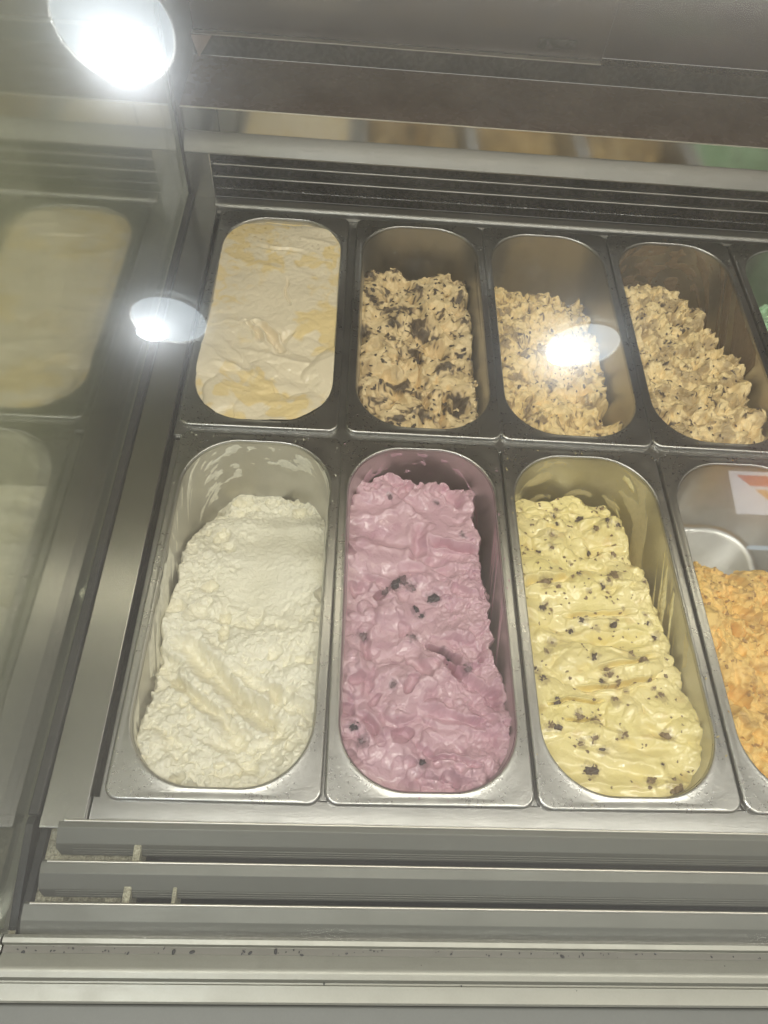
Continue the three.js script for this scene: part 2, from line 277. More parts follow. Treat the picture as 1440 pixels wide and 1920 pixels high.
// ---------------------------------------------------------------- pans
function ring(hw, hl, r, y, n = 14) {
  const out = [];
  for (const [sx, sz, a0] of [[1, 1, 0], [-1, 1, 1], [-1, -1, 2], [1, -1, 3]]) for (let i = 0; i <= n; i++) { const a = (a0 + i / n) * Math.PI / 2; out.push([sx * (hw - r) + r * Math.cos(a), y, sz * (hl - r) + r * Math.sin(a)]); }
  return out;
}
function loft(rings, close) {
  const n = rings[0].length, pos = [], idx = [], uv = [];
  rings.forEach((R, j) => R.forEach(([x, y, z]) => { pos.push(x, y, z); uv.push(x, z + y); }));
  for (let j = 0; j + 1 < rings.length; j++) for (let i = 0; i < n; i++) { const a = j * n + i, b = j * n + (i + 1) % n, c = a + n, d = b + n; idx.push(a, b, c, b, d, c); }
  if (close) { const c = pos.length / 3; const R = rings[rings.length - 1]; pos.push(0, R[0][1], 0); uv.push(0, R[0][1]); const o = (rings.length - 1) * n; for (let i = 0; i < n; i++) idx.push(o + i, o + (i + 1) % n, c); }
  const g = new THREE.BufferGeometry(); g.setAttribute('position', new THREE.Float32BufferAttribute(pos, 3)); g.setAttribute('uv', new THREE.Float32BufferAttribute(uv, 2)); g.setIndex(idx); g.computeVertexNormals(); return g;
}
const OW = 0.0742, OL = 0.1695, OR = 0.057, DEEP = 0.115;
const HW = (y) => OW + 0.085 * y, HL = (y) => OL + 0.085 * y, RC = (y) => OR + 0.085 * y;
const rimGeo = loft([
  ring(0.0836, 0.1806, 0.0110, -0.0070), ring(0.0840, 0.1810, 0.0112, -0.0066), ring(0.0840, 0.1810, 0.0112, -0.0032), ring(0.0837, 0.1807, 0.0110, -0.0016), ring(0.0830, 0.1800, 0.0106, -0.0006), ring(0.0818, 0.1788, 0.0100, -0.0002),
  ring(0.0790, 0.1755, 0.030, -0.0005), ring(0.0775, 0.1735, 0.050, -0.0006), ring(0.0764, 0.1717, 0.0575, -0.0002), ring(0.0757, 0.1710, 0.0580, -0.0001), ring(0.0750, 0.1703, 0.0577, -0.0006), ring(0.0745, 0.1698, 0.0573, -0.0016), ring(0.0742, 0.1695, 0.0570, -0.0032)]);
const wallRings = []; for (let i = 0; i <= 8; i++) { const y = -0.0032 - (DEEP - 0.012) * i / 8; wallRings.push(ring(HW(y), HL(y), RC(y), y)); }
for (let i = 1; i <= 5; i++) { const a = i / 5 * Math.PI / 2, y0 = -(DEEP - 0.0088); const y = y0 - 0.0088 * Math.sin(a), k = 0.0088 * (1 - Math.cos(a)); wallRings.push(ring(HW(y0) - k, HL(y0) - k, RC(y0) - k, y)); }
const basinGeo = loft(wallRings, true);
function pan(cx, cz, yaw, label, dy = 0) {
  const g = thing('steel_pan', label, 'pan', [cx, dy, cz], 'stainless steel ice cream pans'); g.rotation.y = yaw;
  part('rim', rimGeo, M.pan, g); part('basin', basinGeo, M.wall, g); return g;
}

// ---------------------------------------------------------------- ice cream
function halfWidth(z, hw, hl, r) { const e = Math.abs(z) - (hl - r); return e <= 0 ? hw : hw - r + Math.sqrt(Math.max(0, r * r - e * e)); }
function cream({ name, label, at, yaw = 0, nx = 190, nz = 420, h, color, mat, jitter = 0.0008, jf = 130 }) {
  const t = thing(name, label, 'ice cream', [at[0], 0, at[1]]); t.rotation.y = yaw;
  const pos = new Float32Array((nx + 1) * (nz + 1) * 3), col = new Float32Array(pos.length), uv = new Float32Array((nx + 1) * (nz + 1) * 2), idx = [];
  const point = (s, q) => {
    const z0 = q * OL, x0 = s * halfWidth(z0, OW, OL, OR); let y = clamp(h(x0, z0), -0.124, 0.006);
    const hl = HL(y) + 0.0010, z = q * hl, w = halfWidth(z, HW(y) + 0.0010, hl, RC(y));
    return [s * w, y, z, x0, z0];
  };
  for (let j = 0; j <= nz; j++) for (let i = 0; i <= nx; i++) {
    const s = -1 + 2 * i / nx, q = -1 + 2 * j / nz, k = j * (nx + 1) + i, [x, y, z, x0, z0] = point(s, q);
    const inner = sm(1, 0.93, Math.abs(s)) * sm(1, 0.96, Math.abs(q));
    pos[3 * k] = x + jitter * inner * N(x0 * jf, z0 * jf, 50) * 2; pos[3 * k + 1] = y; pos[3 * k + 2] = z + jitter * inner * N(x0 * jf, z0 * jf, 60) * 2;
    const c = color(x0, z0, y); col[3 * k] = c[0]; col[3 * k + 1] = c[1]; col[3 * k + 2] = c[2];
    uv[2 * k] = x; uv[2 * k + 1] = z;
    if (i < nx && j < nz) { const a = k, b = k + 1, d = k + nx + 1, e = d + 1; idx.push(a, d, b, b, d, e); }
  }
  const g = new THREE.BufferGeometry(); g.setAttribute('position', new THREE.BufferAttribute(pos, 3)); g.setAttribute('color', new THREE.BufferAttribute(col, 3)); g.setAttribute('uv', new THREE.BufferAttribute(uv, 2)); g.setIndex(idx); g.computeVertexNormals();
  part('ice_cream_mass', g, mat, t);
  t.userData.surface = (x, z) => { const w = halfWidth(z, OW, OL, OR); const [px, y, pz] = point(clamp(x / w, -1, 1), clamp(z / OL, -1, 1)); return [px, y, pz]; };
  return t;
}
const gloss = (rough, coat = 0, o = {}) => new THREE.MeshPhysicalMaterial({ color: 0xffffff, vertexColors: true, roughness: rough, clearcoat: coat, clearcoatRoughness: 0.1, bumpMap: rep(grain, 9), bumpScale: 0.00025, side: THREE.DoubleSide, ...o });
// a scraped stroke: distance to a segment gives a groove with a raised lip
function stroke(x, z, ax, az, bx, bz, w, depth, lip = 0.35) {
  const dx = bx - ax, dz = bz - az, L2 = dx * dx + dz * dz; let t = ((x - ax) * dx + (z - az) * dz) / L2; const tt = clamp(t); const d = Math.hypot(x - ax - tt * dx, z - az - tt * dz) / w;
  if (d > 2.2) return 0; const end = sm(0, 0.15, tt) * sm(1, 0.85, tt) * 0.7 + 0.3;
  return (-depth * Math.exp(-d * d * 2.2) + depth * lip * Math.exp(-(d - 1.25) * (d - 1.25) * 7)) * end;
}
// lumps: rounded blobs melted into one another (smooth union) through a bucket grid
function lumps(n, r0, r1, seedAt, soft = 0.12) {
  seed = seedAt; const B = new Map(), cell = r1 * 1.5;
  for (let i = 0; i < n; i++) { const b = [rr(-0.08, 0.08), rr(-0.175, 0.175), mix(r0, r1, rnd() ** 1.6), rr(0.45, 1.1), rr(0.7, 1.4), rr(0, Math.PI)]; const cx = Math.floor(b[0] / cell), cz = Math.floor(b[1] / cell); for (let u = -1; u <= 1; u++) for (let v = -1; v <= 1; v++) { const k = (cx + u) * 4096 + cz + v; (B.get(k) ?? B.set(k, []).get(k)).push(b); } }
  const k = soft * (r0 + r1) / 2;
  return (x, z) => { let m = 0; const l = B.get(Math.floor(x / cell) * 4096 + Math.floor(z / cell)); if (l) for (const b of l) { const c = Math.cos(b[5]), s = Math.sin(b[5]); const u = ((x - b[0]) * c + (z - b[1]) * s) * b[4], v = (-(x - b[0]) * s + (z - b[1]) * c) / b[4]; const q = 1 - (u * u + v * v) / (b[2] * b[2]); if (q > 0) m += Math.exp(b[2] * b[3] * Math.sqrt(q) / k) - 1; } return k * Math.log(1 + m); };
}
// scoop drags: broad shallow passes that press the surface smooth and throw up a ridge along one side
function drags(n, sd, w0, w1, len0, len1, depth, tilt) {
  seed = sd; const D = [];
  for (let i = 0; i < n; i++) { const x = rr(-0.06, 0.06), z = rr(-0.15, 0.16), a = tilt + rr(-0.7, 0.7), l = rr(len0, len1); D.push([x, z, Math.cos(a), Math.sin(a), l, rr(w0, w1), depth * rr(0.5, 1.2), rr(0.3, 1)]); }
  return (x, z) => { let y = 0, calm = 0; for (const [ax, az, c, s, l, w, d, lip] of D) { const u = (x - ax) * c + (z - az) * s, v = (-(x - ax) * s + (z - az) * c) / w; if (Math.abs(u) > l || Math.abs(v) > 2) continue; const e = sm(l, l * 0.55, Math.abs(u)); const g = Math.exp(-v * v * 1.6) * e; y += -d * g + d * lip * Math.exp(-(v - 1.15) * (v - 1.15) * 9) * e; calm = Math.max(calm, g); } return [y, calm]; };
}
// a lumpy raisin, nut or chip
function nugget(r, k) { const g = new THREE.IcosahedronGeometry(1, 4); const p = g.attributes.position; for (let i = 0; i < p.count; i++) { const v = new THREE.Vector3().fromBufferAttribute(p, i); const f = r * (1 + 0.75 * N(v.x * 1.7 + k * 9, v.y * 1.7, v.z * 1.7) + 0.35 * N(v.x * 4.5 + k * 5, v.y * 4.5, v.z * 4.5)); p.setXYZ(i, v.x * f * 1.25, v.y * f * 0.7, v.z * f * 0.85); } const m = mergeVertices(g.deleteAttribute('normal').deleteAttribute('uv')); m.computeVertexNormals(); return m; }
const nuggets = [0, 1, 2, 3, 4].map((k) => nugget(1, k));
function studs(t, name, mat, list) { for (const [x, z, r, sink = 0.2, k = 0] of list) { const [px, y, pz] = t.userData.surface(x, z); const m = part(name, nuggets[k % 5], mat, t); m.position.set(px, y - r * sink + r * 0.15, pz); m.scale.setScalar(r); m.rotation.set(rr(-0.4, 0.4), rr(0, 6.28), rr(-0.4, 0.4)); } }
const stainOf = (list) => (x, z) => { let m = 0; for (const [ax, az, r] of list) { const d = Math.hypot(x - ax, z - az) / r; if (d < 2.6) m = Math.max(m, sm(1.8, 0.8, d + 0.9 * N(x * 420, z * 420, 3))); } return m; };
// residue that clings to a pan wall: islands of a noise field raised off the steel
function residue(t, mat, thr, ang, dep, sd, thick = 0.0012, colr = [0.8, 0.78, 0.66], f = 1) {
  const na = 420, nd = 90, pos = [], idx = [], col = [], val = [];
  for (let j = 0; j <= nd; j++) for (let i = 0; i <= na; i++) {
    const a = mix(ang[0], ang[1], i / na), y = mix(dep[0], dep[1], j / nd), hw = HW(y), hl = HL(y), r = RC(y);
    const ca = Math.cos(a), sa = Math.sin(a); let k = 1e9;   // ray from the centre to the rounded outline
    k = Math.min(hw / Math.max(1e-6, Math.abs(ca)), hl / Math.max(1e-6, Math.abs(sa)));
    const x = ca * k, z = sa * k, ex = Math.abs(x) - (hw - r), ez = Math.abs(z) - (hl - r);
    if (ex > 0 && ez > 0) { const cx = hw - r, cz = hl - r; const A = 1, Bq = -2 * (Math.abs(ca) * cx + Math.abs(sa) * cz), C = cx * cx + cz * cz - r * r; k = (-Bq + Math.sqrt(Math.max(0, Bq * Bq - 4 * A * C))) / 2; }
    const n = thr(a, y) + 0.62 * fbm(ca * k * 34 * f + sd, y * 46 * f + sa * k * 34 * f, sd, 6), v = n; val.push(v);
    const off = clamp(v, 0, 0.5) * 2 * thick * (0.6 + 0.5 * N(ca * k * 300, y * 300, sa * k * 300)) + (v > 0 ? 0.0001 : -0.0004);
    pos.push(ca * (k - off), y, sa * (k - off)); const cv = 0.92 + 0.12 * N(x * 200, y * 200, z * 200); col.push(colr[0] * cv, colr[1] * cv, colr[2] * cv);
  }
  for (let j = 0; j < nd; j++) for (let i = 0; i < na; i++) { const a = j * (na + 1) + i; if (Math.max(val[a], val[a + 1], val[a + na + 1], val[a + na + 2]) > 0) idx.push(a, a + na + 1, a + 1, a + 1, a + na + 1, a + na + 2); }
  const g = new THREE.BufferGeometry(); g.setAttribute('position', new THREE.Float32BufferAttribute(pos, 3)); g.setAttribute('color', new THREE.Float32BufferAttribute(col, 3)); g.setIndex(idx); g.computeVertexNormals();
  const m = part('wall_residue', g, mat, t); m.userData.kind = 'stuff'; return m;
}

const ZF = -0.181, ZB = -0.5505;
const front = [0.0865, 0.2545, 0.4242, 0.5945], back = [0.0822, 0.2588, 0.4258, 0.5945, 0.766];
const yawF = [-0.008, 0.004, 0.006, 0.003];
pan(front[0], ZF, yawF[0], 'steel pan of white vanilla ice cream at the left of the front row');
pan(front[1], ZF, yawF[1], 'steel pan of pink ice cream in the front row');
pan(front[2], ZF, yawF[2], 'steel pan of pale yellow raisin ice cream in the front row');
pan(front[3], ZF, yawF[3], 'half-empty steel pan of orange ice cream at the right of the front row');
pan(back[0], ZB, 0, 'steel pan filled to the rim with smooth cream at the left of the back row');
pan(back[1], ZB, -0.006, 'steel pan of cream with large dark chocolate smears in the back row');
pan(back[2], ZB, -0.008, 'steel pan of cookie crumb ice cream under the right lamp reflection');
pan(back[3], ZB, -0.012, 'steel pan with speckled ice cream heaped to its left side in the back row');
pan(back[4], ZB, -0.012, 'steel pan of mint green ice cream at the right edge of the back row');

// a few dried crumbs on the flanges
function rimCrumbs(cx, cz, rgb, sd, n) {
  seed = sd; const im = new THREE.InstancedMesh(nuggets[1], new THREE.MeshStandardMaterial({ color: new THREE.Color().setRGB(...rgb), roughness: 0.8 }), n), m = new THREE.Matrix4(), q = new THREE.Quaternion();
  for (let i = 0; i < n; i++) { const r = rr(0.0002, 0.0007), side = rnd(); const x = side < 0.4 ? rr(-0.08, 0.08) : (rnd() < 0.5 ? -1 : 1) * rr(0.0765, 0.081), z = side < 0.4 ? (rnd() < 0.5 ? -1 : 1) * rr(0.172, 0.177) : rr(-0.17, 0.17); q.setFromEuler(new THREE.Euler(0, rr(0, 6), 0)); m.compose(new THREE.Vector3(cx + x, r * 0.25, cz + z), q, new THREE.Vector3(r * rr(1, 2), r * 0.5, r)); im.setMatrixAt(i, m); }
  return im;
}
// 1 white, frothy at the front, melted in the middle
{
  const base = curve([[-0.17, -0.088], [-0.145, -0.080], [-0.10, -0.052], [-0.04, -0.036], [0.06, -0.026], [0.17, -0.016]]);
  const L1 = lumps(420, 0.006, 0.017, 11), L2 = lumps(1500, 0.002, 0.007, 12), L3 = lumps(4200, 0.0009, 0.0028, 13), PT = lumps(120, 0.003, 0.010, 14);
  const h = (x, z) => {
    const wx = x + 0.004 * N(x * 40, z * 40, 3), wz = z + 0.004 * N(x * 40, z * 40, 8);
    const melt = sm(0.072, 0.028, Math.hypot((x - 0.022) * 1.0, (z + 0.060) * 0.66) + 0.012 * N(x * 50, z * 50, 5));
    let y = base(z) + 0.010 * fbm(x * 14, z * 11, 2, 2) - 0.028 * sm(-0.03, -0.07, x - 0.02 * N(z * 25, 1)) * sm(-0.06, -0.13, z) + 0.008 * sm(0.03, 0.07, x) * sm(-0.10, 0.0, z);
    const rough = 1 - 0.93 * melt;
    y += rough * (0.62 * L1(wx, wz) * sm(-0.06, 0.05, z) + mix(0.30, 0.55, sm(-0.3, 0.3, N(x * 30, z * 30, 77))) * L2(wx, wz) + 0.85 * L3(x, z) - 1.1 * PT(wx, wz) - 0.003 + 0.0008 * N(x * 420, z * 420, 4));
    y += stroke(wx, wz, -0.050, 0.045, 0.045, 0.120, 0.010, 0.018) + stroke(wx, wz, -0.060, 0.070, 0.020, 0.135, 0.006, 0.010) + stroke(wx, wz, -0.02, 0.055, 0.06, 0.10, 0.006, 0.005) + stroke(wx, wz, -0.03, 0.115, 0.03, 0.150, 0.008, 0.006);
    y += stroke(wx, wz, -0.045, 0.01, 0.05, 0.025, 0.008, 0.004) - 0.010 * sm(0.035, 0.0, Math.hypot(x - 0.035, z - 0.12));
    const edge = Math.abs(x) / OW; return Math.min(y, -0.004) - 0.010 * sm(0.92, 1.0, edge) * sm(0.1, -0.1, x);
  };
  const t = cream({ name: 'white_ice_cream', label: 'white vanilla ice cream, melted in the middle and rough at the front', at: [front[0], ZF], yaw: yawF[0], nx: 210, nz: 460, h, jitter: 0.0010, jf: 210,
    color: (x, z) => { const y = 0.5 + 0.3 * fbm(x * 16, z * 16, 6, 2); const k = 1 - 0.03 * N(x * 300, z * 300, 2); return [0.95 * k, mix(0.915, 0.895, y) * k, mix(0.78, 0.70, y) * k]; }, mat: gloss(0.55, 0.12, { bumpScale: 0.0005 }) });
  residue(t, gloss(0.6), (a, y) => -0.34 + 0.30 * sm(-0.045, -0.012, y) * sm(-0.003, -0.012, y) + 0.3 * N(a * 3, 4), [Math.PI, 2 * Math.PI], [-0.004, -0.08], 3, 0.0014, [0.86, 0.84, 0.72], 1.6);
  residue(t, gloss(0.6), (a, y) => -0.24 + 0.25 * sm(-0.05, -0.02, y) + 0.3 * N(a * 6, 9), [Math.PI * 0.62, Math.PI * 1.22], [-0.006, -0.06], 8, 0.0016, [0.86, 0.84, 0.72], 1.3);
  residue(t, gloss(0.6), (a, y) => -0.12 + 0.2 * sm(-0.03, -0.008, y), [-Math.PI * 0.36, -Math.PI * 0.05], [-0.003, -0.05], 21, 0.0014, [0.86, 0.84, 0.72], 1.3);
}
// 2 pink
{
  const base = curve([[-0.17, -0.034], [-0.08, -0.028], [0.05, -0.022], [0.17, -0.013]]);
  const L1 = lumps(210, 0.007, 0.022, 21, 0.26), L2 = lumps(520, 0.003, 0.009, 22, 0.3), L3 = lumps(2600, 0.0012, 0.0035, 23), PT = lumps(130, 0.003, 0.009, 24), DR = drags(16, 25, 0.006, 0.015, 0.015, 0.04, 0.004, 0.3);
  const h = (x, z) => {
    const wx = x + 0.004 * N(x * 45, z * 45, 13) + 0.0008 * N(x * 160, z * 160, 3), wz = z + 0.004 * N(x * 45, z * 45, 18) + 0.0008 * N(x * 160, z * 160, 33);
    let y = base(z) + 0.006 * fbm(x * 16, z * 14, 12, 2) - 0.004;
    const [dy, dc] = DR(wx, wz), mask = sm(-0.35, 0.45, fbm(x * 24, z * 24, 19, 2) + 0.25 * sm(-0.02, 0.06, z));
    const calm = sm(0.05, 0.02, Math.hypot((x + 0.03) * 0.9, (z + 0.075))) + 0.8 * sm(0.035, 0.012, Math.hypot(x - 0.02, z + 0.115)) + 0.7 * sm(0.034, 0.01, Math.hypot(x + 0.04, z - 0.145)) + 0.8 * dc;
    const r = clamp(1 - 0.85 * calm, 0.08, 1) * mix(0.35, 1.25, mask);
    y += dy + r * (0.62 * L1(wx, wz) + 0.52 * L2(wx, wz) - 0.004 - 1.25 * PT(wx, wz)) + 0.0008 * fbm(wx * 90, wz * 90, 14, 2) * r + 0.00035 * N(x * 620, z * 620, 17) * r + 0.0006 * sm(0.0, 0.5, N(x * 35, z * 35, 61)) * N(x * 330, z * 330, 18);
    const frost = sm(0.01, 0.04, x + 0.02 * N(x * 30, z * 30, 2)) * sm(-0.09, -0.03, z);
    y += frost * (0.8 * L3(x, z) + 0.001 * N(x * 380, z * 380, 3));
    y += stroke(wx, wz, 0.005, 0.036, 0.035, 0.055, 0.0034, 0.019, 0.25) + stroke(wx, wz, 0.0, -0.10, -0.002, -0.055, 0.008, 0.006) + stroke(wx, wz, 0.012, -0.078, 0.060, -0.066, 0.004, 0.010, 0.2) + stroke(wx, wz, 0.0, 0.140, 0.035, 0.142, 0.0022, 0.006, 0.2) + stroke(wx, wz, -0.055, 0.105, -0.042, 0.122, 0.005, 0.012, 0.2) + stroke(wx, wz, 0.018, 0.055, 0.062, 0.088, 0.005, 0.008, 0.3) + stroke(wx, wz, 0.0, 0.10, 0.06, 0.115, 0.005, 0.006) + stroke(wx, wz, -0.06, -0.035, -0.02, -0.02, 0.004, 0.004) + stroke(wx, wz, -0.055, 0.02, -0.05, 0.07, 0.005, 0.005);
    const er = mix(0.059, 0.072, sm(-0.15, 0.15, z)) + 0.009 * N(z * 28, 3) + 0.006 * N(z * 75, x * 60, 7) + 0.0014 * N(z * 260, x * 260, 7);
    y -= 0.075 * sm(er, er + 0.013, x);
    const eb = -0.150 + 0.008 * N(x * 40, 5) + 0.004 * N(x * 130, z * 90, 6) - 0.010 * sm(0.03, 0.0, Math.abs(x + 0.03)); y -= 0.075 * sm(eb, eb - 0.010, z);
    return Math.min(y, -0.003);
  };
  const A = [[0.012, -0.012, 0.0050, 0.35, 1], [-0.025, -0.026, 0.0042, 0.5, 2], [-0.006, 0.002, 0.0036, 0.55, 0], [0.000, 0.007, 0.0032, 0.6, 3], [-0.004, 0.146, 0.0034, 0.5, 2], [-0.062, 0.115, 0.0035, 0.6, 1], [0.018, 0.043, 0.0032, 0.5, 3], [0.024, 0.048, 0.0034, 0.5, 4]];
  const Bp = [[-0.018, -0.030, 0.005, 0.55, 1], [-0.010, -0.024, 0.0042, 0.55, 4], [-0.033, -0.018, 0.004, 0.6, 0], [-0.058, 0.030, 0.0045, 0.7, 2], [-0.010, 0.030, 0.0035, 0.75, 2], [0.040, 0.060, 0.0035, 0.7, 3], [-0.055, 0.128, 0.0045, 0.6, 4], [-0.028, 0.078, 0.003, 0.7, 1], [0.045, -0.085, 0.003, 0.6, 0], [-0.030, -0.1325, 0.0028, 0.6, 3], [0.02, -0.128, 0.003, 0.6, 1]];
  const st = stainOf([...A, ...Bp]);
  const t = cream({ name: 'pink_ice_cream', label: 'glossy pink berry ice cream with dark fruit pieces and cracks', at: [front[1], ZF], yaw: yawF[1], nx: 220, nz: 480, h, jitter: 0.0009,
    color: (x, z) => { const a = fbm(x * 20, z * 20, 16, 3), b = sm(0.25, 0.6, N(x * 60, z * 60, 9)), q = 0.55 * st(x, z); return [mix(mix(0.66, 0.59, b) + 0.03 * a, 0.20, q), mix(mix(0.41, 0.34, b) + 0.03 * a, 0.12, q), mix(mix(0.48, 0.42, b) + 0.025 * a, 0.16, q)]; }, mat: gloss(0.40, 0.9, { clearcoatRoughness: 0.05, bumpScale: 0.0005 }) });
  seed = 77;
  const fruit = new THREE.MeshPhysicalMaterial({ color: new THREE.Color().setRGB(0.05, 0.036, 0.05), roughness: 0.3 }), fruit2 = new THREE.MeshPhysicalMaterial({ color: new THREE.Color().setRGB(0.20, 0.125, 0.15), roughness: 0.4 });
  studs(t, 'fruit_piece', fruit, A); studs(t, 'fruit_piece', fruit2, Bp);
  residue(t, gloss(0.5, 0.5), (a, y) => -0.34 + 0.15 * sm(-0.06, -0.02, y), [Math.PI * 1.0, Math.PI * 2.25], [-0.006, -0.08], 15, 0.0008, [0.62, 0.40, 0.46], 1.6);
}
// 3 yellow with raisins
{
  const base = curve([[-0.17, -0.052], [-0.10, -0.036], [0.0, -0.026], [0.17, -0.013]]);
  const L1 = lumps(130, 0.010, 0.026, 31, 0.3), L2 = lumps(560, 0.003, 0.008, 32, 0.22), L3 = lumps(2200, 0.0012, 0.004, 33), PT = lumps(80, 0.003, 0.009, 34), DR = drags(18, 35, 0.005, 0.014, 0.02, 0.05, 0.0035, 0.1);
  const cuts = [[-0.030, 0.075, 0.045, 0.062, 0.0020, 0.008], [-0.060, 0.088, -0.005, 0.083, 0.0018, 0.007], [-0.045, 0.103, -0.014, 0.101, 0.0016, 0.006], [-0.01, 0.056, 0.052, 0.042, 0.0026, 0.006], [-0.03, 0.000, 0.04, -0.006, 0.003, 0.005], [-0.04, 0.03, 0.055, 0.022, 0.007, 0.005], [0.0, -0.075, 0.05, -0.082, 0.004, 0.005], [-0.02, 0.12, 0.05, 0.128, 0.006, 0.003], [-0.05, 0.135, 0.03, 0.152, 0.007, 0.003], [-0.07, -0.035, -0.02, -0.042, 0.005, 0.007]];
  const h = (x, z) => {
    const wx = x + 0.005 * N(x * 45, z * 45, 23), wz = z + 0.005 * N(x * 45, z * 45, 28);
    let y = base(z) + 0.006 * fbm(x * 10, z * 22, 22, 2);
    const [dy, dc] = DR(wx, wz), r = clamp(0.42 + 0.6 * sm(0.0, -0.12, z) - 0.4 * sm(0.05, 0.15, z) + 0.8 * N(x * 22, z * 22, 4), 0.06, 1.1) * (1 - 0.8 * dc);
    y += dy;
    y += (0.2 + 0.25 * r) * L1(wx, wz * 1.5) - 0.006 + r * (0.50 * L2(wx, wz) - 0.5 * PT(wx, wz)) + 0.0010 * r * fbm(wx * 80, wz * 110, 24, 3);
    for (const c of cuts) y += stroke(wx, wz, ...c, 0.3);
    const er = mix(0.043, 0.071, sm(-0.16, 0.10, z)) + 0.006 * N(z * 30, 33) + 0.005 * N(z * 110, x * 80, 37);
    y += sm(er - 0.03, er, x) * 0.5 * L3(x, z);
    y -= sm(er, er + mix(0.024, 0.012, sm(0, 0.1, z)), x) * mix(0.045, 0.02, sm(0.0, 0.12, z));
    const eb = -0.152 + 0.010 * N(x * 40, 35) + 0.004 * N(x * 130, z * 90, 36); y -= 0.05 * sm(eb, eb - 0.016, z);
    return Math.min(y, -0.003);
  };
  seed = 99; const A = [], Bq = [], Cq = [];
  for (let i = 0; i < 74; i++) { const x = rr(-0.066, 0.058), z = rr(-0.150, 0.160); (rnd() < 0.35 ? A : Bq).push([x, z, rr(0.0016, 0.0038) * (z > 0 ? 1.1 : 0.9), rr(0.6, 0.95), i]); }
  for (let i = 0; i < 200; i++) Cq.push([rr(-0.068, 0.062), rr(-0.155, 0.165), rr(0.0008, 0.0017), rr(0.3, 0.8), i]);
  A.push([-0.030, 0.146, 0.0050, 0.45, 1], [0.010, -0.125, 0.0042, 0.5, 2], [-0.052, -0.008, 0.0034, 0.4, 0], [-0.055, 0.110, 0.0034, 0.5, 4]);
  Bq.push([0.038, 0.160, 0.006, 0.6, 2], [0.045, 0.115, 0.0045, 0.55, 3], [0.028, -0.046, 0.0048, 0.55, 1], [-0.03, -0.095, 0.0045, 0.6, 1], [-0.045, -0.035, 0.005, 0.7, 2]);
  const st = stainOf([...A, ...Bq]);
  const t = cream({ name: 'yellow_ice_cream', label: 'pale yellow ice cream dotted with raisins, third in the front row', at: [front[2], ZF], yaw: yawF[2], nx: 220, nz: 480, h, jitter: 0.0008,
    color: (x, z) => { const a = fbm(x * 24, z * 24, 26, 3), b = sm(0.30, 0.6, N(x * 70, z * 90, 19)), q = 0.6 * st(x, z); return [mix(mix(0.92, 0.84, b) + 0.02 * a, 0.40, q), mix(mix(0.785, 0.67, b) + 0.02 * a, 0.30, q), mix(mix(0.35, 0.28, b) + 0.05 * a, 0.14, q)]; }, mat: gloss(0.36, 0.9, { clearcoatRoughness: 0.05, bumpScale: 0.0003 }) });
  const raisinA = new THREE.MeshPhysicalMaterial({ color: new THREE.Color().setRGB(0.10, 0.068, 0.045), roughness: 0.35 }), raisinB = new THREE.MeshPhysicalMaterial({ color: new THREE.Color().setRGB(0.26, 0.18, 0.09), roughness: 0.45 });
  studs(t, 'raisin', raisinA, A); studs(t, 'raisin', raisinB, Bq); studs(t, 'fleck', raisinB, Cq);
  residue(t, gloss(0.5), (a, y) => -0.16 + 0.12 * sm(-0.06, -0.01, y) + 0.2 * N(a * 5, y * 40), [Math.PI * 1.05, Math.PI * 2.2], [-0.005, -0.085], 5, 0.0007, [0.66, 0.58, 0.33], 0.8);
  residue(t, gloss(0.45, 0.3), (a, y) => -0.20 + 0.3 * sm(0.35, 0.0, Math.abs(a + 0.25)) * sm(-0.07, -0.03, y) * sm(-0.012, -0.03, y), [-Math.PI * 0.4, Math.PI * 0.15], [-0.008, -0.08], 27, 0.0032, [0.84, 0.74, 0.38], 1.7);
}
